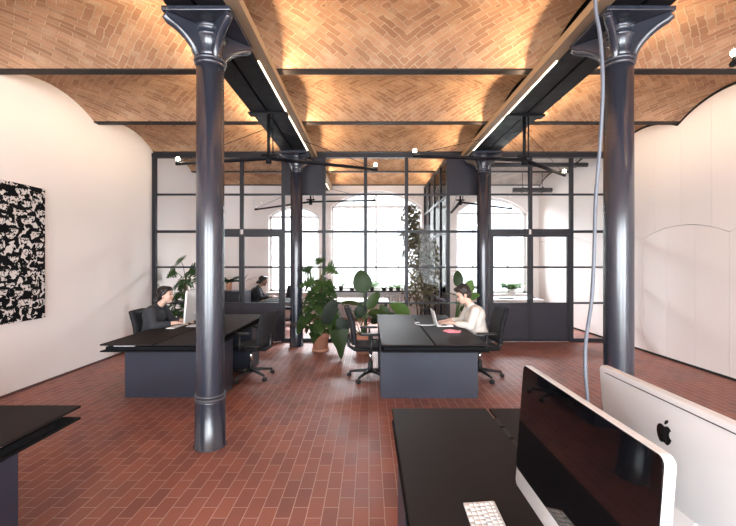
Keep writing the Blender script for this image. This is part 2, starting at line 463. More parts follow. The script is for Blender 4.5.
def window(k, w, y, cols, rows):
    fr = MB(); x0, x1, s, zs, zc = w; t = .03
    fr.box(x0, x0 + .06, y - t, y + t, s, zs); fr.box(x1 - .06, x1, y - t, y + t, s, zs)
    fr.box(x0, x1, y - t, y + t, s, s + .07)
    n = 16; xs = [x0 + (x1 - x0) * i / n for i in range(n + 1)]
    for a, b in zip(xs[:-1], xs[1:]):
        fr.prism([(a, arch(a, w) - .06), (b, arch(b, w) - .06), (b, arch(b, w)), (a, arch(a, w))], 'y', y - t, y + t)
    for i in range(1, cols):
        x = x0 + (x1 - x0) * i / cols; ww = .03 if i % 2 == 0 or cols < 4 else .014
        fr.box(x - ww, x + ww, y - t * .9, y + t * .9, s, arch(x, w))
    for i in range(1, rows):
        z = s + (zs - s) * i / (rows - 1) if zc > zs else s + (zs - s) * i / rows
        ww = .035 if i == rows - 1 else .014
        fr.box(x0, x1, y - t * .8, y + t * .8, z - ww, z + ww)
    f = struct('window_%d' % k, fr, M['whitelac'])
    xs = [x0 + .02 + (x1 - x0 - .04) * i / n for i in range(n + 1)]
    MB().prism([(x0 + .02, s + .02)] + [(x, arch(x, w) - .02) for x in xs] + [(x1 - .02, s + .02)], 'y', y - .004, y + .004).build('pane', M['glass'], f)
    return f
window(1, WB[0], YB + .2, 2, 4); window(2, WB[1], YB + .2, 4, 4); window(3, WB[2], YB + .2, 4, 4)
for k, w in enumerate(WF): window(4 + k, w, YF - .14, 4, 4)
for k, w in enumerate(WB):
    struct('trim_%d' % (nb + 1 + k), MB().box(w[0] - .04, w[1] + .04, YB - .20, YB - .001, w[2] - .04, w[2]), M['blackpot'] if k == 1 else M['whitelac'])
# far building across the street
fb = MB().box(-14, 14, 26, 27, -4, 9)
for i in range(12): fb.box(-14 + i * 2.4, -13.7 + i * 2.4, 25.9, 26, -4, 9)
fo = tag(fb.build('building', M['facade']), 'pale building facade across the street, seen through the rear windows', 'building')
for i in range(10):
    for j in range(3):
        MB().box(-12.9 + i * 2.4, -11.9 + i * 2.4, 25.95, 25.99, -1.5 + j * 3.3, .7 + j * 3.3).build('window', M['facwin'], fo)

# girders
def girder(label, xc, y0, y1):
    r = thing('steel_girder', label, 'girder', (xc, 0, 0))
    mb = MB()
    for s in (-1, 1):
        c = s * .125
        mb.box(c - .11, c + .11, y0, y1, 3.70, 3.722)
        mb.box(c - .01, c + .01, y0, y1, 3.722, 4.14)
        mb.box(c - .11, c + .11, y0, y1, 4.12, 4.155)
    mb.build('flange_pair', M['girder'], r)
    for k in range(int((y1 - y0) / 1.3)):
        yy = y0 + .6 + 1.3 * k
        MB().box(-.115, .115, yy, yy + .012, 3.722, 4.12).build('stiffener', M['girder'], r)
    return r
girder('black double steel girder over the left pair of columns', GL, YF + .01, YP - .05)
girder('black double steel girder over the right pair of columns', GR, YF + .01, YP - .05)
girder('girder over the rear room behind the left columns, seen through the glass', GL, YP + .05, YB - .01)
girder('girder over the rear room behind the right columns, seen through the glass', GR, YP + .05, YB - .01)
LEDW = 8.5
def track(label, xc, y0, y1, side, yd, slim=False):
    """lighting channel alongside a girder; side = +1: on its +x flank"""
    r = thing('light_track', label, 'light track', (xc, 0, 0), group='linear lights along the girders')
    o0, o1, zb, zt = (.240, .285, 3.785, 3.825) if slim else (.242, .362, 3.712, 3.79)
    a, b = sorted((side * o0, side * o1))
    mb = MB()
    mb.box(a, b, y0, y1, zb, zb + .01); mb.box(a, a + .006, y0, y1, zb + .01, zt); mb.box(b - .006, b, y0, y1, zb + .01, zt)
    if slim: mb.box(*sorted((side * .136, side * o0)), y0, y1, zb, zb + .008)
    mb.build('channel', M['tray'], r)
    c = side * (o0 + o1) / 2
    MB().box(c - .012, c + .012, y0 + .05, y1 - .05, zb + .0105, zb + .016).build('led_strip', M['ledup'], r)
    l = bpy.data.lights.new('uplight', 'AREA'); l.shape = 'RECTANGLE'; l.size = .02; l.size_y = y1 - y0 - .2
    l.energy = LEDW * (y1 - y0); l.color = (1, .76, .48); l.spread = math.radians(98)
    lo = bpy.data.objects.new('uplight', l); COL.objects.link(lo); lo.parent = r
    lo.location = (side * (o1 + .012), (y0 + y1) / 2, zt + .004)
    lo.rotation_euler = (0, -side * math.radians(90 + 20), 0)
    d = side * .256
    if yd: MB().box(d - .006, d + .006, yd, y1 - .05, 3.704, 3.712).build('led_line', M['leddown'], r)
track('brass-brown light track on the middle-bay side of the left girder', GL, YF + .1, YP - .06, 1, 3.95)
track('brass-brown light track on the middle-bay side of the right girder', GR, YF + .1, YP - .06, -1, 3.95)
track('light track on the wall side of the left girder', GL, YF + .1, YP - .06, -1, 0, True)
track('light track on the wall side of the right girder', GR, YF + .1, YP - .06, 1, 0, True)
track('light track on the middle side of the left girder behind the glass', GL, YP + .06, YB - .1, 1, YP + .2)
track('light track on the middle side of the right girder behind the glass', GR, YP + .06, YB - .1, -1, YP + .2)

# columns
def column(label, x, y):
    r = thing('cast_iron_column', label, 'column', (x, y, 0), group='cast iron columns')
    MB().lathe([(.138, 0), (.138, .005), (.128, .010), (.127, .40), (.127, .415)], n=40).build('base', M['iron'], r)
    mb = MB()
    for z in (.425, .455): mb.lathe([(.118, z - .009), (.127, z - .007), (.131, z), (.127, z + .007), (.118, z + .009)], n=40)
    mb.build('base_ring', M['ironedge'], r)
    MB().lathe([(.119, .41), (.117, .46), (.1175, 1.8), (.114, 3.37)], n=40).build('shaft', M['iron'], r)
    cp = MB()
    for z, rr in ((3.352, .128), (3.385, .138)): cp.lathe([(.11, z - .02), (rr - .006, z - .016), (rr, z), (rr - .006, z + .016), (.11, z + .02)], n=40)
    cp.lathe([(.108, 3.39), (.104, 3.45), (.104, 3.56), (.128, 3.575), (.134, 3.59), (.128, 3.605), (.108, 3.62), (.12, 3.65), (.14, 3.663)], n=40)
    cp.build('capital', M['iron'], r)
    for k in range(4):
        reach = .375
        top = [(.09, 3.663), (reach, 3.663), (reach, 3.625)]
        cur = []
        for i in range(11):
            t = i / 10
            cur.append((reach - .035 - (reach - .14) * (1 - (1 - t) ** 1.7), 3.61 - .225 * t ** 1.25))
        b = MB().prism(top + cur + [(.09, 3.385)], 'y', -.03, .03)
        # rolled lip along the lower edge
        b.tube([(u, 0, w) for u, w in [(reach - .005, 3.64)] + cur], .034, 8)
        b.xf(Matrix.Rotation(PI / 4 + k * PI / 2, 4, 'Z'))
        bevel(b.build('bracket', M['iron'], r), .006)
    bevel(MB().box(-.28, .28, -.29, .29, 3.663, 3.70).build('cap_plate', M['iron'], r), .005)
    return r
column('near left black iron column, standing beside the left desk', GL, 3.366)
column('near right black iron column, behind the two big computers', GR, 3.366)
column('far left black iron column, beside the monstera in the terracotta pot', GL, 7.37)
column('far right black iron column, behind the man in cream', GR, 7.37)

# ------------------------------------------------------------------ glass partition
PX = [-4.38 + .03, -3.44, -2.575, -1.735, -.91, -.07, .76, 1.595, 2.43, 3.265, 4.095, 4.92]
ZR = [.0, .79, 1.515, 2.235, 2.985, 3.727]   # rails: bottom, kick, middle, transom, upper, header
gp = thing('glass_partition', 'dark steel framed glass partition across the far end of the office', 'partition', (0, YP, 0))
MB().box(XL + .002, XR - .002, -.05, .05, 3.727, 3.815).build('header', M['frame'], gp)
DOORS = [(1, 3), (8, 10)]
def indoor(i): return any(a <= i < b for a, b in DOORS)
for i, x in enumerate(PX):
    w = .045 if i in (0, 11) else .034
    inner = i in (2, 9)
    z0 = ZR[3] + .045 if inner else 0
    bevel(MB().box(x - w, x + w, -.035, .035, z0, 3.727).build('post', M['frame'], gp), .003)
for i in range(11):
    a, b = PX[i] + .034, PX[i + 1] - .034
    if i == 0: a = PX[0] + .045
    if i == 10: b = PX[11] - .045
    for j, z in enumerate(ZR[:-1]):
        if indoor(i) and j < 3: continue
        h = .018
        if j == 0: MB().box(a, b, -.03, .03, 0, .075).build('rail', M['frame'], gp); continue
        if j == 3: h = .052 if indoor(i) else .026
        MB().box(a, b, -.03, .03, z - h, z + h).build('rail', M['frame'], gp)
    for j in range(5):
        if indoor(i) and j < 3: continue
        z0 = ZR[j] + (.075 if j == 0 else (.052 if (j == 3 and indoor(i)) else .026 if j == 3 else .018)); z1 = ZR[j + 1] - (0 if j == 4 else .026 if j == 2 else .018)
        if j == 4 and i in (3, 7):
            MB().box(a, b, -.02, .02, z0, z1).build('infill_panel', M['infill'], gp)
        else:
            MB().box(a, b, -.003, .003, z0, z1).build('glass_pane', M['glass'], gp)
def leaf_door(k, i0):
    root = bpy.data.objects.new('door_%d' % k, None); COL.objects.link(root); root.location = (0, YP, 0); root['kind'] = 'structure'
    for i, hinge in ((i0, 0), (i0 + 1, 1)):
        a, b = PX[i] + .036, PX[i + 1] - .036
        if hinge == 0: b = PX[i + 1] - .002
        else: a = PX[i] + .002
        fr = MB(); w = .05
        fr.box(a, a + w, -.025, .025, .012, 2.18); fr.box(b - w, b, -.025, .025, .012, 2.18)
        fr.box(a + w, b - w, -.025, .025, 2.13, 2.18); fr.box(a + w, b - w, -.025, .025, .012, .06)
        fr.box(a + w, b - w, -.02, .02, 1.495, 1.535); fr.box(a + w, b - w, -.025, .025, .76, .80)
        f = fr.build('door_frame', M['frame'], root)
        MB().box(a + w, b - w, -.018, .018, .06, .76).build('kick_panel', M['infill'], root)
        MB().box(a + w, b - w, -.003, .003, .80, 1.495).build('glass_pane', M['glass'], root)
        MB().box(a + w, b - w, -.003, .003, 1.535, 2.13).build('glass_pane', M['glass'], root)
    x = PX[i0 + 1]
    MB().rbox(x - .05, x - .01, -.08, -.03, .82, .96, .008).tube([(x - .03, -.08, .9), (x + .06, -.085, .9)], .011, 8).build('handle', M['plastic'], root)
leaf_door(1, 1); leaf_door(2, 8)
# partition between the two rear rooms
gp2 = thing('glass_partition', 'glazed steel partition between the two rear rooms, behind the leafy tree', 'partition', (1.62, YP, 0))
ys = [.07, .88, 1.70, 2.52, 3.33]
for y in ys: MB().box(-.03, .03, y - .03, y + .03, 0, 3.80).build('post', M['frame'], gp2)
for a, b in zip(ys[:-1], ys[1:]):
    for z in (.04, .79, 1.515, 2.235, 2.985, 3.77):
        MB().box(-.022, .022, a + .03, b - .03, z - .022, z + .022).build('rail', M['frame'], gp2)
    for z0, z1 in zip((.04, .79, 1.515, 2.235, 2.985), (.79, 1.515, 2.235, 2.985, 3.77)):
        MB().box(-.003, .003, a + .03, b - .03, z0 + .022, z1 - .022).build('glass_pane', M['glass'], gp2)

# ------------------------------------------------------------------ desks
TZ = .727
def desk(label, x0, y0, y1):
    w = 1.164; r = thing('double_desk', label, 'desk', (x0 + w / 2, 0, 0), group='black double desks')
    for s in (-1, 1):
        a, b = sorted((s * .010, s * w / 2))
        bevel(MB().box(a, b, y0, y1, TZ - .016, TZ).build('tabletop', M['desk'], r), .002)
    bevel(MB().box(-w / 2, w / 2, y0, y1, TZ - .086, TZ - .072).build('shelf', M['deskedge'], r), .002)
    for ya, yb in ((y0 + .42, y0 + .80), (y1 - .80, y1 - .42)):
        MB().box(-w / 2 + .004, w / 2 - .004, ya, yb, 0, TZ - .086).build('pedestal', M['pedestal'], r)
    MB().box(-w / 2 + .03, w / 2 - .03, y0 + .05, y1 - .16, TZ - .072, TZ - .038).build('drawer', M['deskedge'], r)
    mb = MB()
    for k in range(3):
        yy = y1 - .25 - k * .13
        mb.box(-.009, .011, yy, yy + .1, TZ - .006, TZ + .0012)
    mb.build('cable_slot_lid', M['rust'], r)
    return r
desk('black double desk in the centre, where the man in cream works', .134, 4.10, 6.46)
desk('black double desk on the left, where the woman in charcoal works', -2.92, 4.12, 6.50)
desk('black desk cut off by the left edge of the photo, nearest the picture', -2.96, .02, 2.37)
desk('black desk in the right foreground carrying two big computers', .140, -.02, 2.32)
# papers lying on the left desk's shelf
tag(MB().box(-2.815, -2.59, 4.19, 4.50, TZ - .0375, TZ - .020).build('paper_pile', M['paper']), 'white papers between the boards of the left desk', 'paper')

# ------------------------------------------------------------------ computers
def rrect(w, z0, z1, r, n=5):
    pts = []
    for cx, cz, a0 in ((w / 2 - r, z1 - r, 0), (-w / 2 + r, z1 - r, PI / 2), (-w / 2 + r, z0 + r, PI), (w / 2 - r, z0 + r, 3 * PI / 2)):
        for i in range(n + 1):
            a = a0 + PI / 2 * i / n
            pts.append((cx + r * math.cos(a), cz + r * math.sin(a)))
    return pts
APPLE = [(0, .30), (.10, .36), (.24, .40), (.38, .34), (.47, .24), (.37, .13), (.34, -.01), (.39, -.15), (.52, -.24), (.44, -.44), (.30, -.60), (.19, -.63), (.05, -.57), (-.06, -.57), (-.18, -.63), (-.30, -.60), (-.46, -.38), (-.53, -.12), (-.52, .14), (-.42, .31), (-.27, .38), (-.13, .36)]
LEAF = [(.0, .44), (.02, .60), (.11, .71), (.25, .76), (.24, .62), (.15, .50)]
def imac(label, x, y, rz, z=TZ, sc=(1, 1, 1)):
    """local: width along x, screen facing -y"""
    r = thing('desktop_computer', label, 'computer', (x, y, z), rz, group='aluminium all-in-one computers')
    r.scale = sc
    tilt = Matrix.Rotation(-.075, 4, 'X')     # leans back
    T = Matrix.Translation((0, 0, .08)) @ tilt
    W, H = .65, .436
    def P(o): return o
    b = MB(); out = rrect(W, 0, H, .02)
    n = len(out)
    cz = H / 2
    def bulge(u, w): return .024 + .022 * max(0, 1 - ((w - cz) * 2 / H) ** 2) * max(0, 1 - (2 * u / W) ** 6)
    rings = [(0, 1, 0), (.018, 1, 0), (.0225, .995, 0)] + [(0, q, 1) for q in (.985, .95, .9, .82, .7, .55, .4, .25, .1, .02)]
    vs = []; fs = []
    for d, sc, bl in rings:
        for u, w in out:
            uu = u * sc; ww = cz + (w - cz) * sc
            vs.append((uu, bulge(uu, ww) if bl else d, ww))
    for i in range(len(rings) - 1):
        for k in range(n):
            a, c = i * n + k, i * n + (k + 1) % n
            fs.append((a, c, c + n, a + n))
    fs.append(tuple(range(n))); fs.append(tuple(reversed(range((len(rings) - 1) * n, len(rings) * n))))
    b.add(vs, fs, True); b.xf(T)
    body = b.build('body', M['alu'], r); bevel(body, .002, 1)
    gl = [p for p in rrect(W - .006, .062, H - .003, .017)]
    MB().prism(gl, 'y', -.003, .0005).xf(T).build('screen', M['screen'], r)
    # emblem on the back
    k = .051
    em = MB()
    for poly in (APPLE, LEAF):
        q = [(-u * k, .330 + w * k) for u, w in poly]; m_ = len(q)
        em.add([(u, bulge(u, w) - .0005, w) for u, w in q] + [(u, bulge(u, w) + .0012, w) for u, w in q],
               [tuple(range(m_)), tuple(range(2 * m_ - 1, m_ - 1, -1))] + [(i, (i + 1) % m_, (i + 1) % m_ + m_, i + m_) for i in range(m_)])
    em.xf(T).build('emblem', M['blackmark'], r)
    zs_ = H - .0195; sl = MB(); us = [-.57 / 2 + .57 * i / 20 for i in range(21)]
    sl.add([(u, bulge(u, z) + e, z) for u in us for z in (zs_ - .0012, zs_ + .0012) for e in (-.001, .0006)],
           [f for i in range(20) for f in ((4 * i, 4 * i + 4, 4 * i + 5, 4 * i + 1), (4 * i + 2, 4 * i + 3, 4 * i + 7, 4 * i + 6), (4 * i + 1, 4 * i + 5, 4 * i + 7, 4 * i + 3))])
    sl.xf(T).build('vent_slot', M['slot'], r)
    MB().rbox(-.10, .10, -.075, .115, 0.0005, .006, .002).build('foot', M['alu'], r)
    st = MB().prism([(.105, .004), (.115, .004), (.085, .16), (.055, .21), (.045, .20), (.075, .15)], 'x', -.095, .095)
    bevel(st.build('stand_arm', M['alu'], r), .002)
    return r
imac('big computer nearest the camera, black screen and white keyboard in front', .538, 1.065, -PI / 2, TZ, (1.03, 1.03, 1.005))
imac('computer in the right foreground turned away, black emblem on its back', .910, 1.088, PI / 2)
imac('computer on the left desk facing the woman in charcoal', -2.45, 5.33, -PI / 2)
def keyboard(label, x, y, rz, z=TZ, keys=True):
    r = thing('keyboard', label, 'keyboard', (x, y, z), rz, group='slim white keyboards')
    MB().prism([(-.057, .001), (.057, .001), (.057, .012), (.05, .014), (-.057, .005)], 'x', -.14, .14).build('case', M['alu'], r)
    me = None
    rows = [(.043, .010, 14), (.026, .017, 14), (.007, .017, 13), (-.012, .017, 12), (-.031, .017, 12), (-.049, .015, 8)]
    for yy, h, n in rows:
        pitch = .272 / n
        zz = .005 + .009 * (yy + .057) / .107
        for k in range(n):
            q = MB().rbox(-pitch / 2 + .0012, pitch / 2 - .0012, -h / 2 + .0005, h / 2 - .0005, 0, .003, .0008, 1)
            o = q.build('key', M['key'], r); o.location = (-.136 + pitch * (k + .5), yy, zz)
            if not keys: pass
    return r
keyboard('white keyboard in front of the big computer nearest the camera', .40, 1.26, -PI / 2 - .03)
kb = thing('keyboard', 'white keyboard under the hands of the woman in charcoal', 'keyboard', (-2.66, 5.22, TZ), -PI / 2, group='slim white keyboards')
MB().prism([(-.057, .001), (.057, .001), (.057, .012), (-.057, .005)], 'x', -.15, .15).build('case', M['alu'], kb)
MB().prism([(-.05, .0056), (.05, .0112), (.05, .015), (-.05, .0095)], 'x', -.14, .14).build('key_field', M['key'], kb)
# laptop of the man: hinge towards -x, screen faces +x
lp = thing('laptop', 'silver laptop open before the man in cream', 'laptop', (.95, 5.38, TZ))
MB().rbox(-.01, .215, -.155, .155, .0005, .013, .004).build('base', M['alu'], lp)
MB().box(.05, .13, -.13, .13, .013, .0142).build('key_field', M['plastic'], lp)
MB().rbox(-.006, .004, -.155, .155, .0, .215, .003, M=Matrix.Translation((-.004, 0, .012)) @ Matrix.Rotation(-.24, 4, 'Y')).build('lid', M['paper'], lp)
MB().box(.004, .0055, -.145, .145, .012, .205, M=Matrix.Translation((-.004, 0, .012)) @ Matrix.Rotation(-.24, 4, 'Y')).build('screen', M['screen'], lp)
tag(MB().tube([(.931, 5.36, TZ + .0065), (.85, 5.33, TZ + .006), (.74, 5.34, TZ + .006), (.68, 5.40, TZ + .007), (.66, 5.47, TZ + .012), (.70, 5.53, TZ + .016), (.735, 5.53, TZ + .007)], .006, 8).build('charging_cable', M['paper']), 'white cable curling away behind the open laptop', 'cable')
pk = MB()
prof = []
for k in range(18):
    a = 2 * PI * k / 18; rr = .10 * (1 + .2 * math.sin(5 * a))
    prof.append((1.07 + rr * math.cos(a) * 1.05, 4.86 + rr * math.sin(a) * .9))
pk.prism(prof, 'z', TZ + .001, TZ + .010)
pk.prism([(1.07 + (x - 1.07) * .6 - .03, 4.86 + (y - 4.86) * .6) for x, y in prof], 'z', TZ + .010, TZ + .024)
tag(pk.build('note_pad', M['pink']), 'pink paper notes on the centre desk beside the man', 'paper')

# ------------------------------------------------------------------ chairs (local: sitter faces +x, origin on floor under the gas lift)
def make_chair(label, loc, rz, bh=.96, spin=0):
    r = thing('office_chair', label, 'chair', loc, rz, group='black swivel office chairs')
    def seatf(p): return Vector((p.x, p.y, p.z - .018 * math.cos(p.y * 6) + (.02 * max(0, (p.x - .12) / .12) * -1)))
    MB().rbox(-.22, .24, -.235, .235, .42, .49, .03, 3, fn=seatf, cuts=4).build('seat', M['fabric'], r)
    def backf(p):
        t = (p.z - .5) / .5
        return Vector((p.x - .10 * t - .03 * math.sin(t * PI) * -1 + .22 * p.y * p.y, p.y * (1 - .12 * max(0, t) ** 2), p.z))
    MB().rbox(-.275, -.20, -.22, .22, .50, bh, .025, 3, fn=backf, cuts=6).build('backrest', M['fabric'], r)
    MB().tube([(-.05, 0, .40), (-.22, 0, .40), (-.30, 0, .45), (-.305, 0, .62)], [.028, .028, .024, .02], 10).build('back_support', M['plastic'], r)
    for s in (-1, 1):
        a = MB().tube([(.0, s * .20, .41), (.0, s * .275, .42), (.0, s * .285, .47), (.0, s * .285, .645)], .016, 8).build('armrest', M['plastic'], r)
        MB().rbox(-.14, .12, s * .285 - .04, s * .285 + .04, .645, .675, .012).build('arm_pad', M['plastic'], a)
    MB().rbox(-.10, .12, -.09, .09, .385, .425, .01).build('mechanism', M['plastic'], r)
    MB().lathe([(.022, .2), (.022, .385)], n=16).build('gas_lift', M['chrome'], r)
    MB().lathe([(.03, .075), (.036, .09), (.034, .20), (.028, .23)], n=16).build('lift_sleeve', M['plastic'], r)
    for k in range(5):
        a = spin + 2 * PI * k / 5; d = Vector((math.cos(a), math.sin(a), 0))
        lg = MB().tube([d * .02 + Vector((0, 0, .105)), d * .16 + Vector((0, 0, .095)), d * .30 + Vector((0, 0, .075))], [.026, .021, .016], 10).build('leg', M['plastic'], r)
        c = d * .30; sd = Vector((-d.y, d.x, 0))
        cm = MB()
        for s in (-1, 1):
            p = c + sd * s * .014 + d * .01
            cm.tube([p + sd * s * -.009 + Vector((0, 0, .0285)), p + sd * s * .009 + Vector((0, 0, .0285))], .028, 14)
        cm.tube([c + Vector((0, 0, .03)), c + Vector((0, 0, .08))], .008, 8)
        cm.build('caster', M['plastic'], lg)
    return r
make_chair('empty black office chair at the left side of the centre desk', (.02, 5.32, 0), .05, 1.0, .35)
make_chair('black office chair at the left desk beside the near left column', (-1.66, 5.35, 0), PI - .25, .93, .2)
make_chair('black office chair in which the man in cream sits', (1.56, 5.36, 0), PI + .02, .98, .55)
make_chair('black office chair in which the woman in charcoal sits', (-2.95, 5.38, 0), .1, .95, .3)

# ------------------------------------------------------------------ people (local: facing +x, origin on floor below the hips)
def remesh(o, v=.006, smooth=4):
    m = o.modifiers.new('skin_over', 'REMESH'); m.mode = 'VOXEL'; m.voxel_size = v; m.use_smooth_shade = True
    if smooth:
        s = o.modifiers.new('relax', 'SMOOTH'); s.iterations = smooth; s.factor = .5
    return o
def person(label, loc, rz, top, skin, hairm, hairkind, hand=.50, zseat=.50, nod=.22):
    r = thing('person', label, 'person', loc, rz)
    hip = Vector((0, 0, zseat + .07)); chest = Vector((.05, 0, .82)); neck = Vector((.10, 0, 1.00)); hc = Vector((.205, 0, 1.155))
    hr = Matrix.Rotation(nod, 4, 'Y')                     # nods forward
    b = MB()
    def H(x, y, z): return hc + hr @ Vector((x, y, z))
    # head: cranium, face, jaw, nose, ears
    b.ball(H(-.015, 0, .035), (.095, .074, .085)); b.ball(H(.025, 0, -.02), (.065, .062, .095))
    b.capsule(H(.03, 0, -.085), H(.065, 0, -.088), .035, .022)
    b.capsule(H(.085, 0, .0), H(.103, 0, -.030), .008, .0095, 8)
    b.capsule(H(.078, -.03, .028), H(.078, .03, .028), .012, .012, 8)
    for s in (-1, 1):
        b.ball(H(-.005, s * .073, -.01), (.018, .009, .03))
        b.ball(H(.06, s * .032, -.03), (.022, .02, .02))
    b.capsule(neck + Vector((-.015, 0, -.02)), H(-.02, 0, -.07), .052, .048)
    # torso, hips
    b.ball(chest, (.10, .16, .17)); b.ball(hip + Vector((0, 0, .02)), (.12, .165, .11)); b.capsule(hip, chest, .115, .12)
    arms = []
    for s in (-1, 1):
        sh = neck + Vector((-.02, s * .165, -.05)); el = Vector((.17, s * .235, .755)); wr = Vector((hand - .09, s * .10, .782))
        arms.append((s, sh, el, wr))
        b.capsule(neck + Vector((-.02, s * .05, -.04)), sh, .05, .048)
        b.capsule(sh, el, .046, .038); b.capsule(el, wr, .036, .024)
        # hand: palm, four fingers, thumb
        d = Vector((.98, -s * .15, -.10)).normalized(); sd = Vector((d.y, -d.x, 0)).normalized() * 1.0
        pc = wr + d * .045
        for q in (-.024, -.008, .008, .024):
            b.capsule(wr + d * .012 + sd * q * .7, wr + d * .08 + sd * q, .013, .011, 8)
        for q, L in ((-.03, .055), (-.010, .072), (.010, .076), (.030, .066)):
            k0 = wr + d * .082 + sd * q; k1 = k0 + (d + Vector((0, 0, -.10))) * L * .5 + sd * q * .15; k2 = k1 + (d + Vector((0, 0, -.45))).normalized() * L * .42
            b.capsule(k0, k1, .0092, .0085, 8); b.capsule(k1, k2, .0085, .007, 8)
        ts = -s * 1
        tdir = Vector((0, -s, 0))
        t0 = wr + d * .03 + tdir * .02; t1 = t0 + d * .03 + tdir * .028 + Vector((0, 0, -.006)); t2 = t1 + d * .03 + tdir * .008
        b.capsule(t0, t1, .012, .010, 8); b.capsule(t1, t2, .010, .008, 8)
    legs = []
    for s in (-1, 1):
        hp = Vector((.02, s * .09, zseat + .05)); kn = Vector((.43, s * .12, .50)); an = Vector((.36, s * .12, .10))
        legs.append((s, hp, kn, an))
        b.capsule(hp, kn, .082, .058); b.capsule(kn, an, .056, .036)
        b.capsule(an + Vector((-.02, 0, -.04)), an + Vector((.14, 0, -.06)), .036, .028)
    body = remesh(b.build('body', skin, r), .005, 3)
    # sweater
    t = MB()
    t.ball(chest, (.125, .185, .185)); t.capsule(hip + Vector((0, 0, .05)), chest, .135, .145); t.ball(hip + Vector((0, 0, .07)), (.14, .18, .09))
    t.ball(chest + Vector((-.03, 0, .05)), (.12, .17, .14))
    t.capsule(neck + Vector((-.02, 0, -.03)), neck + Vector((-.005, 0, -.005)), .075, .066)
    for s, sh, el, wr in arms:
        t.capsule(neck + Vector((-.025, s * .05, -.045)), sh, .066, .068)
        t.capsule(sh, el, .068, .058)
        cuff = el.lerp(wr, .62)
        t.capsule(el, cuff, .057, .042)
    remesh(t.build('sweater', top, r), .007, 6)
    p = MB()
    p.ball(hip + Vector((0, 0, .0)), (.135, .18, .10))
    for s, hp, kn, an in legs:
        p.capsule(hp, kn, .095, .07); p.capsule(kn, an + Vector((0, 0, .03)), .068, .055)
    remesh(p.build('trousers', M['trouser'], r), .008, 4)
    for s, hp, kn, an in legs:
        f = MB().capsule(an + Vector((-.03, 0, -.055)), an + Vector((.16, 0, -.062)), .044, .036)
        f.box(an.x - .07, an.x + .19, an.y - .042, an.y + .042, .001, .03)
        remesh(f.build('shoe', M['shoe'], r), .006, 3)
    h = MB()
    if hairkind == 'short':
        h.ball(H(-.03, 0, .055), (.100, .086, .088)); h.ball(H(.03, 0, .095), (.072, .066, .042)); h.ball(H(-.065, 0, -.01), (.055, .07, .075))
        rnd = random.Random(3)
        for k in range(26):
            a = rnd.uniform(0, 2 * PI); e = rnd.uniform(.35, 1.4)
            h.ball(H(-.02 + .095 * math.cos(a) * math.cos(e), .08 * math.sin(a) * math.cos(e), .06 + .082 * math.sin(e)), .022, 8, 6)
        for s in (-1, 1): h.capsule(H(.012, s * .072, .03), H(.012, s * .07, -.02), .014, .008, 8)
    else:
        h.ball(H(-.03, 0, .045), (.096, .083, .088)); h.ball(H(.022, 0, .085), (.07, .07, .04)); h.ball(H(-.06, 0, -.005), (.055, .075, .07))
        h.capsule(H(-.09, 0, -.03), H(-.12, 0, -.06), .035, .04)
        if hairkind == 'bun':
            h.ball(H(-.125, 0, -.075), (.05, .052, .05))
        for s in (-1, 1):
            h.capsule(H(.045, s * .05, .075), H(-.01, s * .068, .02), .022, .028, 8); h.capsule(H(-.01, s * .068, .02), H(-.07, s * .05, -.05), .028, .03, 8)
    remesh(h.build('hair', hairm, r), .006, 2)
    for s in (-1, 1):
        MB().ball(H(.079, s * .031, .008), (.011, .015, .007), 10, 8).build('eye', M['eye'], r)
        MB().capsule(H(.087, s * .018, .034), H(.076, s * .05, .032), .0035, .002, 8).build('eyebrow', hairm, r)
    MB().capsule(H(.084, -.02, -.063), H(.084, .02, -.063), .008, .008, 8).build('mouth', M['lip'], r)
    return r
person('man with short dark hair in a cream sweater typing on a laptop', (1.535, 5.36, 0), PI, M['cream'], M['skin'], M['hair'], 'short', .50, nod=.42)
person('woman with dark hair in a bun and charcoal sweater, typing at the left desk', (-3.07, 5.36, 0), 0, M['charcoal'], M['skin'], M['blackhair'], 'bun', .50, nod=-.02)
person('person in black seated at a dark table behind the left glass doors', (-2.80, 9.3, 0), .15, M['blackcloth'], M['skin2'], M['blackhair'], 'plain', .50)

# ------------------------------------------------------------------ plants
def leaf(mb, base, tip_dir, normal, L, W, shape='oval', droop=.3, fold=.25, seg=10):
    """a bent blade starting at base; tip_dir is its direction, normal its upper side"""
    d = Vector(tip_dir).normalized(); n = Vector(normal); n = (n - d * n.dot(d))
    n = n.normalized() if n.length > 1e-5 else d.orthogonal().normalized()
    s = d.cross(n)
    if shape == 'monstera': seg = 22
    rows = []
    p = Vector(base)
    a = 0
    for i in range(seg + 1):
        t = i / seg
        if shape == 'oval': w = math.sin(PI * min(1, t * .97 + .015)) ** .75
        elif shape == 'paddle': w = math.sin(PI * t ** .8 * .985 + .02) ** .6
        elif shape == 'heart': w = (1 - t) ** .62 * (1 + .45 * math.sin(PI * min(1, t * 1.6))) * min(1, .35 + t * 6)
        elif shape == 'lance': w = math.sin(PI * t ** .7 * .98 + .02)
        elif shape == 'monstera':
            w = (1 - t) ** .6 * (1 + .4 * math.sin(PI * min(1, t * 1.7))) * min(1, .5 + t * 5)
            if .1 < t < .92 and (i % 4 == 3): w *= .32
        rows.append((p.copy(), w * W / 2, d.copy(), n.copy()))
        step = L / seg
        rot = Matrix.Rotation(-droop / seg * (1 + t), 3, s)
        d = rot @ d; n = rot @ n
        p = p + d * step
    vs = []; fs = []
    for q, w, dd, nn in rows:
        back = dd * (-.35 * w) if shape in ('heart', 'monstera') else Vector((0, 0, 0))
        up = nn * w * fold
        vs += [q + s * w + up + back, q + s * w * .5 + up * .35 + back * .4, q, q - s * w * .5 + up * .35 + back * .4, q - s * w + up + back]
    for i in range(seg):
        for k in range(4):
            a = i * 5 + k
            fs.append((a, a + 1, a + 6, a + 5))
    mb.add(vs, fs, True)
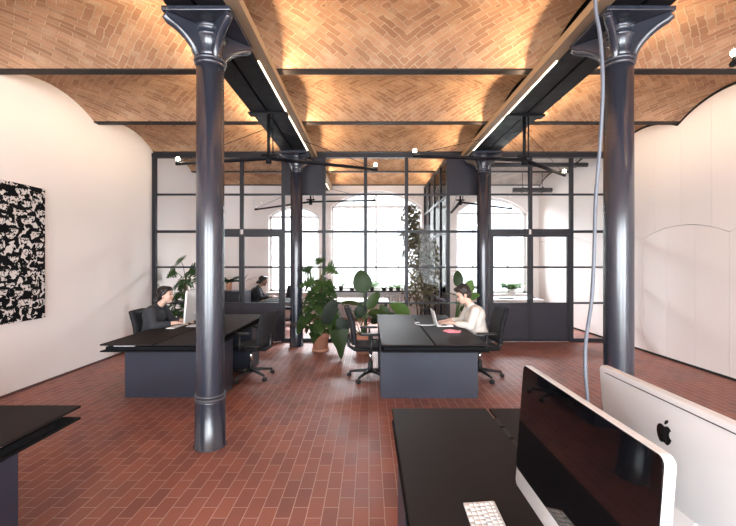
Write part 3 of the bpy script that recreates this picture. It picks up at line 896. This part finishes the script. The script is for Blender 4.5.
def pot(r, rad, h, m, saucer=True, rim=True, z0=0):
    b = rad * .74; z = z0 + (.06 * (rad / .17) if saucer else 0)
    if saucer: MB().lathe([(b * 1.12, z0 + .001), (b * 1.26, z0 + .012), (b * 1.28, z), (b * 1.18, z), (b * 1.15, z0 + .015)], n=28).build('saucer', m, r)
    z = z0 + .016 if saucer else z0 + .001
    p = [(b, z), (rad * .95, z0 + h * .78)]
    p += [(rad, z0 + h * .79), (rad * 1.02, z0 + h), (rad * .92, z0 + h), (rad * .86, z0 + h * .88)] if rim else [(rad, z0 + h), (rad * .92, z0 + h), (rad * .88, z0 + h * .9)]
    MB().lathe(p, n=28).build('pot', m, r)
    MB().lathe([(rad * .86, z0 + h * .86), (rad * .86, z0 + h * .9)], n=20).build('soil', M['soil'], r)

def monstera(label, loc, H, R, n, seed, potargs, high=()):
    rnd = random.Random(seed)
    r = thing('potted_monstera', label, 'plant', loc)
    rad, ph, pm = potargs
    pot(r, rad, ph, pm)
    MB().tube([(0, 0, ph * .85), (.01, 0, H * .5), (.015, .01, H * .86)], [.034, .032, .024], 10).build('moss_pole', M['stem'], r)
    fo = MB(); st = MB()
    for k in range(n):
        t = (k + .5) / n
        z0 = ph + (H * .8 - ph) * (t ** 1.25) * .95
        a = k * 2.4 + rnd.uniform(-.3, .3)
        rr = R * (1.0 - .70 * t) * rnd.uniform(.55, 1.05)
        tip = Vector((rr * math.cos(a), rr * math.sin(a), z0 + rnd.uniform(-.02, .16)))
        if tip.z < ph + .02: tip.z = ph + .02
        st.tube([(0, 0, max(ph * .9, z0 - .1)), tip * .55 + Vector((0, 0, z0 * .5)) , tip], .006, 5)
        out = Vector((math.cos(a), math.sin(a), -.75 + rnd.uniform(-.35, .3)))
        size = rnd.uniform(.14, .23) * (1 - .1 * t)
        leaf(fo, tip, out, Vector((math.cos(a) * .8, math.sin(a) * .8 - .35, .8)), size, size * .95, 'monstera' if t > .25 else 'heart', .5, .12)
    for (dx, dy, z, az, el, L) in high:
        tip = Vector((dx, dy, z))
        st.tube([(0, 0, z - .35), (dx * .4, dy * .4, z - .1), tip], .007, 6)
        out = Vector((math.cos(az) * math.cos(el), math.sin(az) * math.cos(el), math.sin(el)))
        leaf(fo, tip, out, Vector((0, -1, .45)), L, L * .95, 'monstera', .3, .1)
    st.build('stems', M['greenstem'], r)
    fo.build('foliage', M['monstera'], r)
    return r
monstera('tall bushy monstera in a terracotta pot beside the far left column', (-.885, 6.93, 0), 1.62, .44, 130, 11, (.165, .345, M['terracotta']),
         [(.0, -.05, 1.60, 2.2, .55, .25), (.13, -.05, 1.53, -.2, -.5, .26), (-.17, -.05, 1.46, 2.9, .15, .24), (-.1, -.1, 1.28, 3.3, -.3, .3), (.12, 0, 1.22, -.3, -.4, .2)])
monstera('monstera behind the glass, beside the woman in charcoal', (-3.93, 8.12, 0), 1.58, .34, 60, 5, (.18, .36, M['blackpot']),
         [(-.06, -.05, 1.63, 2.4, .3, .30), (-.18, -.05, 1.42, 3.1, -.5, .28), (.12, -.05, 1.45, -.2, -.4, .34), (.26, -.05, 1.30, -.3, -.3, .32), (.32, 0, 1.62, .3, .5, .22)])

def bigplant(label, loc, leaves, potargs, m, lmat2=None):
    """leaves: (knee, base point of blade, direction, normal, length, width, shape)"""
    r = thing('potted_plant', label, 'plant', loc)
    rad, ph, pm = potargs
    pot(r, rad, ph, pm, saucer=False)
    fo = MB(); st = MB(); f2 = MB()
    for i, (b, d, n, L, W, sh, alt) in enumerate(leaves):
        b = Vector(b)
        st.tube([(rad * .3 * math.cos(i), rad * .3 * math.sin(i), ph * .86), (b.x * .35, b.y * .35, ph + (b.z - ph) * .65), b, b + Vector(d).normalized() * L * .85 * .0 + Vector((0, 0, .0001))], [.011, .009, .007, .006], 6)
        leaf(f2 if alt else fo, b, d, n, L, W, sh, .35, .18, 12)
    st.build('stems', M['greenstem'], r)
    fo.build('foliage', m, r)
    if f2.v: f2.build('grey_foliage' if lmat2 is M['greyleaf'] else 'young_foliage', lmat2, r)
    return r
# large-leaved plant behind the empty chair; leaf positions taken relative to its pot
def rel(px, py, Y, o):   # helper: a point seen at (px,py) at depth Y, relative to the origin o
    return ((px - 369) * Y / 380 - o[0], Y - o[1], 1.62 + (262 - py) * Y / 380)
o = (-.10, 6.75, 0)
bigplant('large-leaved plant in a terracotta pot behind the empty office chair', o, [
    (rel(364, 293, 6.75, o), (-.15, -.15, 1), (0, -1, .2), .42, .34, 'paddle', 0),
    (rel(368, 309, 6.7, o), (.45, -.1, .8), (-.2, -1, .3), .36, .2, 'paddle', 0),
    (rel(368, 313, 6.6, o), (.9, -.2, -.05), (0, -.6, .9), .42, .24, 'paddle', 0),
    (rel(362, 306, 6.7, o), (-.9, -.1, .35), (0, -.5, 1), .38, .14, 'paddle', 0),
    (rel(345, 320, 6.5, o), (-.25, -.15, -1), (-.3, -1, .2), .40, .24, 'heart', 1),
    (rel(339, 330, 6.25, o), (.12, -.2, -1), (.2, -1, .1), .50, .27, 'heart', 0),
    (rel(336, 300, 6.6, o), (-.5, -.2, -.9), (-.4, -1, .2), .52, .26, 'paddle', 1),
    (rel(371, 322, 6.55, o), (.5, -.3, .3), (0, -.7, .7), .3, .2, 'paddle', 0),
    (rel(358, 318, 6.7, o), (.2, -.2, .9), (0, -1, .2), .26, .18, 'paddle', 0),
], (.17, .34, M['terracotta']), M['bigleaf'], M['greyleaf'])
o = (.42, 7.05, 0)
bigplant('broad-leaved plant behind the far edge of the centre desk', o, [
    (rel(409, 316, 6.8, o), (-.75, -.1, .62), (.4, -1, .5), .40, .26, 'paddle', 1),
    (rel(392, 318, 6.9, o), (.8, -.2, .15), (0, -.5, .9), .36, .2, 'paddle', 0),
    (rel(398, 318, 6.9, o), (-.8, -.1, .2), (0, -.6, .8), .32, .2, 'paddle', 0),
    (rel(404, 320, 6.85, o), (.9, -.1, .1), (0, -.5, .9), .34, .17, 'paddle', 0),
    (rel(388, 318, 6.9, o), (-.3, -.1, .6), (0, -.8, .5), .28, .18, 'paddle', 0),
], (.16, .32, M['blackpot']), M['bigleaf'], M['midleaf'])
o = (1.62, 7.10, 0)
bigplant('plant with upright paddle leaves behind the man in cream', o, [
    (rel(458, 287, 7.1, o), (.02, -.05, 1), (0, -1, .1), .32, .19, 'paddle', 0),
    (rel(462, 293, 7.1, o), (.75, 0, .5), (-.3, -1, .4), .28, .2, 'paddle', 1),
    (rel(466, 290, 7.0, o), (.5, -.1, .75), (0, -1, .2), .22, .17, 'paddle', 1),
    (rel(458, 296, 7.0, o), (-.9, -.1, .35), (0, -.4, 1), .26, .07, 'lance', 0),
    (rel(458, 305, 7.0, o), (-.9, -.1, .3), (0, -.3, 1), .30, .07, 'lance', 0),
    (rel(466, 300, 7.1, o), (.7, 0, .4), (0, -.6, .8), .3, .18, 'paddle', 1),
    (rel(461, 306, 7.1, o), (.4, -.2, -.5), (0, -1, .2), .24, .14, 'paddle', 0),
], (.15, .3, M['blackpot']), M['bigleaf'], M['bush'])

def tree(label, loc, potm, cloud, n, L, lm, seed, trunks, name='potted_tree'):
    rnd = random.Random(seed)
    r = thing(name, label, 'plant', loc)
    pot(r, .20, .36, potm, saucer=False)
    tr = MB(); fo = MB()
    for pts in trunks: tr.tube(pts, [.018] + [.012] * (len(pts) - 2) + [.006], 7)
    for k in range(n):
        c, rad = cloud[k % len(cloud)]
        while True:
            q = Vector((rnd.uniform(-1, 1), rnd.uniform(-1, 1), rnd.uniform(-1, 1)))
            if q.length < 1: break
        p = Vector(c) + Vector((q.x * rad[0], q.y * rad[1], q.z * rad[2]))
        leaf(fo, p, (rnd.uniform(-1, 1), rnd.uniform(-1, 1), rnd.uniform(-1, .4)), (rnd.uniform(-.6, .6), -.6 + rnd.uniform(-.6, .6), 1), L * rnd.uniform(.7, 1.2), L * .5, 'oval', .3, .15, 4)
    tr.build('trunk', M['stem'], r); fo.build('foliage', lm, r)
    return r
o = (1.10, 8.20, 0)
tree('tall leafy tree with small olive leaves behind the glass', o, M['blackpot'],
     [((-.02, 0, 1.85), (.40, .33, .45)), ((.06, 0, 1.35), (.38, .33, .5)), ((.10, 0, 1.75), (.34, .3, .5)), ((-.16, 0, 2.2), (.26, .2, .28)), ((.0, 0, 1.0), (.38, .3, .42)), ((-.2, 0, 2.6), (.2, .18, .3))],
     2600, .085, M['ficus'], 4, [[(0, 0, .3), (.03, 0, 1.1), (.0, 0, 1.8), (-.12, 0, 2.6)], [(.02, .02, .3), (.1, .02, 1.2), (.2, 0, 2.0)], [(-.03, 0, .3), (-.1, 0, 1.0), (-.25, 0, 2.1)]])
# small plants on the rear sills and tables
def smallplant(label, loc, rad, ph, pm, n, L, lm, seed, up=.8, shape='lance', W=.3, cat='plant'):
    rnd = random.Random(seed)
    r = thing('small_potted_plant', label, cat, loc, group='small plants in the rear rooms')
    pot(r, rad, ph, pm, saucer=False, rim=False)
    fo = MB()
    for k in range(n):
        a = rnd.uniform(0, 2 * PI); u = rnd.uniform(.2, 1) * up + .2
        leaf(fo, (rad * .4 * math.cos(a), rad * .4 * math.sin(a), ph * .88), (math.cos(a), math.sin(a), u * 1.5), (0, -.3, 1), L * rnd.uniform(.6, 1.1), L * W, shape, .7, .2, 6)
    fo.build('foliage', lm, r)
    return r
sz = WB[1][2]; SY = YB - .1
for i, (px, h, L, m, lab) in enumerate([
        (341, .13, .26, 'bush', 'black pot with a wispy plant at the left end of the rear sill'),
        (352, .07, .06, 'bush', 'smallest black pot on the rear sill, second from its left end'),
        (372, .10, .46, 'bush', 'taller plant on the rear sill behind the big upright leaf'),
        (384, .08, .13, 'bush', 'seedling pot on the rear sill, right of the taller plant'),
        (391, .08, .20, 'bush', 'sprouting pot in the middle of the row of seedlings on the rear sill'),
        (398, .08, .24, 'bush', 'leafy pot on the rear sill, left of the leafy tree'),
        (406, .09, .22, 'bush', 'last pot of the rear sill row, nearest the leafy tree')]):
    smallplant(lab, ((px - 369) * SY / 380, SY, sz), .07, h, M['blackpot'], 9, L, M[m], i + 20)
smallplant('green bushy plant at the right rear window', (4.10, YB - .12, WB[2][2]), .11, .14, M['whitelac'], 70, .40, M['bush'], 31, .9)
smallplant('grey-green plant at the left end of the right rear window', (3.22, YB - .12, WB[2][2]), .08, .12, M['whitelac'], 24, .34, M['bush'], 33, 1.0)
# dark cabinet with plants behind the left doors
cb = thing('cabinet', 'low dark cabinet behind the left glass doors with plants on it', 'cabinet', (-3.08, 8.55, 0))
MB().box(-.36, .36, -.2, .2, .02, .98).build('body', M['infill'], cb)
for s in (-1, 1): MB().box(s * .18 - .172, s * .18 + .172, -.215, -.2, .04, .96).build('door', M['frame'], cb)
MB().box(-.34, .34, -.18, .18, 0, .02).build('plinth', M['plastic'], cb)
smallplant('leafy plant in a brown pot on the dark cabinet', (-3.14, 8.52, .98), .075, .19, M['terracotta'], 26, .34, M['bigleaf'], 41, .8, 'paddle', .3)
smallplant('twiggy plant in a pale pink pot on the dark cabinet', (-2.83, 8.52, .98), .07, .2, M['pinkpot'], 7, .42, M['greyleaf'], 42, 1.2, 'lance', .05)
# rear furniture
def table(label, x0, x1, y0, y1, z, m, lm):
    r = thing('table', label, 'table', ((x0 + x1) / 2, (y0 + y1) / 2, 0)); a, b = (x1 - x0) / 2, (y1 - y0) / 2
    bevel(MB().box(-a, a, -b, b, z - .03, z).build('tabletop', m, r), .003)
    for sx in (-1, 1):
        for sy in (-1, 1):
            MB().box(sx * (a - .05) - .02, sx * (a - .05) + .02, sy * (b - .05) - .02, sy * (b - .05) + .02, 0, z - .03).build('leg', lm, r)
    return r
table('dark table behind the left doors where the person in black sits', -2.52, -1.75, 8.85, 9.75, .70, M['deskedge'], M['deskedge'])
table('white table behind the glass below the middle rear window', -.85, .45, 8.7, 9.5, .72, M['whitelac'], M['frame'])
table('white table behind the right glass doors', 2.75, 4.1, 8.9, 9.8, .735, M['whitelac'], M['whitelac'])
rb = thing('radiator', 'white radiator under the middle rear window', 'radiator', (0, YB - .1, 0))
q = MB()
for k in range(24): q.rbox(-1.02 + k * .085, -.95 + k * .085, -.05, .05, .12, .66, .012, 1)
q.build('fins', M['whitelac'], rb)
MB().tube([(-1.05, 0, .62), (1.05, 0, .62)], .018, 8).tube([(-1.05, 0, .16), (1.05, 0, .16)], .018, 8).build('pipe', M['whitelac'], rb)
MB().box(-.9, -.84, -.03, .03, 0, .13).box(.84, .9, -.03, .03, 0, .13).build('foot', M['whitelac'], rb)
make_chair('black chair holding the person in black, behind the left glass doors', (-2.76, 9.3, 0), .15, 1.0, .1)
make_chair('empty black chair at the dark table, right of the person in black', (-2.05, 10.0, 0), -1.7, .98, .4)
lt = thing('laptop', 'dark laptop lying on the white table behind the right doors', 'laptop', (3.30, 9.2, .735))
MB().rbox(-.17, .17, -.12, .12, .0005, .016, .004).build('base', M['plastic'], lt)
MB().rbox(-.17, .17, -.12, .12, .0165, .024, .003).build('lid', M['blackpot'], lt)
# ventilation pipes below the limewashed vaults
for lab, x0, x1, y, z, rr in (('long dark pipe under the pale vault behind the right doors', 2.55, 4.90, 8.53, 3.80, .05), ('short dark pipe near the right rear window', 3.87, 4.90, 10.2, 3.55, .065)):
    t = thing('ventilation_pipe', lab, 'pipe', (0, y, z))
    MB().tube([(x0, 0, 0), (x1, 0, 0)], rr, 16).build('duct', M['duct'], t)
    mb = MB()
    for x in (x0 + .25, x1 - .25): mb.box(x - .015, x + .015, -rr - .004, rr + .004, -rr - .004, rr + .004); mb.box(x - .006, x + .006, -.006, .006, rr, 4.04 - z)
    mb.build('hanger', M['duct'], t)

# ------------------------------------------------------------------ arm lamps under the girders
def arm_lamp(label, hub, ends, lit):
    r = thing('arm_lamp', label, 'lamp', (hub[0], hub[1], 3.70), group='arm lamps hanging under the girders')
    MB().box(-.27, .27, -.07, .07, -.022, -.0005).build('mount_plate', M['girder'], r)
    MB().tube([(0, 0, -.02), (0, 0, -.66)], .022, 10).tube([(.06, 0, -.02), (.06, 0, -.6)], .01, 6).tube([(0, 0, -.60), (0, 0, -.70)], .04, 12).tube([(-.1, 0, -.58), (.1, 0, -.58)], .018, 8).build('post', M['girder'], r)
    hp = Vector((0, 0, -.63))
    for e in ends:
        ev = Vector(e) - Vector((hub[0], hub[1], 3.70)); d = (ev - hp).normalized(); sd = Vector((-d.y, d.x, 0)).normalized()
        a = MB()
        for s in (-1, 1): a.tube([hp + sd * s * .03, ev + sd * s * .014], .018, 6)
        for k in range(1, 8): a.tube([hp.lerp(ev, k / 8) - sd * .02, hp.lerp(ev, k / 8) + sd * .02], .012, 5)
        a.tube([ev - d * .06 , ev + d * .03], .024, 8)
        ao = a.build('arm', M['girder'], r)
        MB().tube([Vector((0, 0, -.2)), ev + Vector((0, 0, .02))], .0045, 5).build('stay_wire', M['girder'], ao)
        MB().lathe([(.016, .0), (.018, .035), (.012, .045)], c=ev, n=12).build('bulb_holder', M['plastic'], ao)
        MB().ball(ev + Vector((0, 0, .07)), .027, 14, 10).build('bulb', M['bulb'] if lit else M['bulboff'], ao)
    return r
arm_lamp('two-armed lamp with lit bulbs under the left girder', (GL, 5.32), [(.096, 5.70, 3.01), (-2.80, 5.57, 3.06)], True)
arm_lamp('two-armed lamp with lit bulbs under the right girder, before the glass', (GR, 5.41), [(.62, 5.15, 3.06), (3.33, 6.48, 3.10)], True)
arm_lamp('arm lamp at the upper right edge, its one lit bulb before the bricks', (GR, 1.30), [(2.64, 2.74, 3.06), (3.6, .7, 3.06)], True)
arm_lamp('unlit two-armed lamp hanging behind the glass on the left', (GL, 9.15), [(-2.98, 10.0, 3.0), (.12, 8.9, 3.06)], False)
arm_lamp('unlit two-armed lamp hanging behind the glass on the right', (GR, 9.2), [(3.68, 9.84, 3.0), (2.3, 10.6, 3.0)], False)

# ------------------------------------------------------------------ hanging cable, artwork
pts = []
ctrl = [(597, -60), (597, 0), (600, 40), (601, 90), (600.5, 150), (597, 200), (593, 250), (590.5, 300), (587.5, 340), (586, 372), (586, 410), (580, 445), (572, 472)]
for i, (px, py) in enumerate(ctrl): pts.append(((px - 369) * 1.26 / 380, 1.26 + .01 * math.sin(i * 1.7), 1.62 + (262 - py) * 1.26 / 380))
pts.insert(0, (pts[0][0] + .01, 1.27, 3.2)); pts.insert(0, (pts[0][0] + .03, 1.24, 3.95))
pts += [(.715, 1.30, TZ + .02), (.715, 1.38, TZ + .012)]
# smooth the control points
def catmull(P, n=6):
    P = [Vector(p) for p in P]; out = []
    for i in range(len(P) - 1):
        p0, p1, p2, p3 = P[max(i - 1, 0)], P[i], P[i + 1], P[min(i + 2, len(P) - 1)]
        for k in range(n):
            t = k / n
            out.append(.5 * ((2 * p1) + (p2 - p0) * t + (2 * p0 - 5 * p1 + 4 * p2 - p3) * t * t + (3 * p1 - p0 - 3 * p2 + p3) * t ** 3))
    return out + [P[-1]]
tag(MB().tube(catmull(pts), .0058, 10).build('power_cable', M['cable']), 'grey cable hanging from the ceiling down to the foreground desk', 'cable')
art = thing('canvas_print', 'black and white crowd picture on the left wall', 'picture', (XL + .001, 4.1, 0))
bevel(MB().box(0, .035, -1.25, 1.0, .87, 2.60).build('canvas', M['artedge'], art), .003)
MB().box(.035, .037, -1.245, .995, .875, 2.595).build('print', M['art'], art)

# ------------------------------------------------------------------ light
def area(name, loc, rot, sx, sy, e, col=(1, 1, 1)):
    l = bpy.data.lights.new(name, 'AREA'); l.shape = 'RECTANGLE'; l.size = sx; l.size_y = sy; l.energy = e; l.color = col
    o = bpy.data.objects.new(name, l); COL.objects.link(o); o.location = loc; o.rotation_euler = rot
    return o
for w in WF:
    area('daylight_window_front', ((w[0] + w[1]) / 2, YF - .35, 1.98), (PI / 2, 0, 0), w[1] - w[0], 3.1, 740, (.90, .95, 1))
for w in WB:
    area('skylight_window_back', ((w[0] + w[1]) / 2, YB + 1.9, 4.9), (-math.radians(52), 0, 0), w[1] - w[0], 2.2, 2300, (.95, .97, 1))
W = bpy.data.worlds.new('daylight'); S.world = W; W.use_nodes = True
bg = W.node_tree.nodes['Background']; bg.inputs[0].default_value = (.93, .96, 1, 1); bg.inputs[1].default_value = 7

# ------------------------------------------------------------------ camera
cd = bpy.data.cameras.new('camera'); cam = bpy.data.objects.new('camera', cd); COL.objects.link(cam)
cam.location = (0, 0, 1.62); cam.rotation_euler = (PI / 2, 0, 0)
cd.sensor_width = 36; cd.lens = 380 / 736 * 36; cd.shift_x = -1 / 736; cd.shift_y = -1 / 736; cd.clip_start = .02
S.camera = cam
vs_ = S.view_settings
S.display_settings.display_device = 'sRGB'
vs_.view_transform = 'Standard'; vs_.look = 'None'; vs_.gamma = 1; vs_.use_curve_mapping = False; vs_.exposure = -.22
S.cycles.max_bounces = 8; S.cycles.transparent_max_bounces = 24; S.cycles.diffuse_bounces = 5; S.cycles.glossy_bounces = 4
S.cycles.sample_clamp_indirect = 6; S.cycles.caustics_reflective = False; S.cycles.caustics_refractive = False
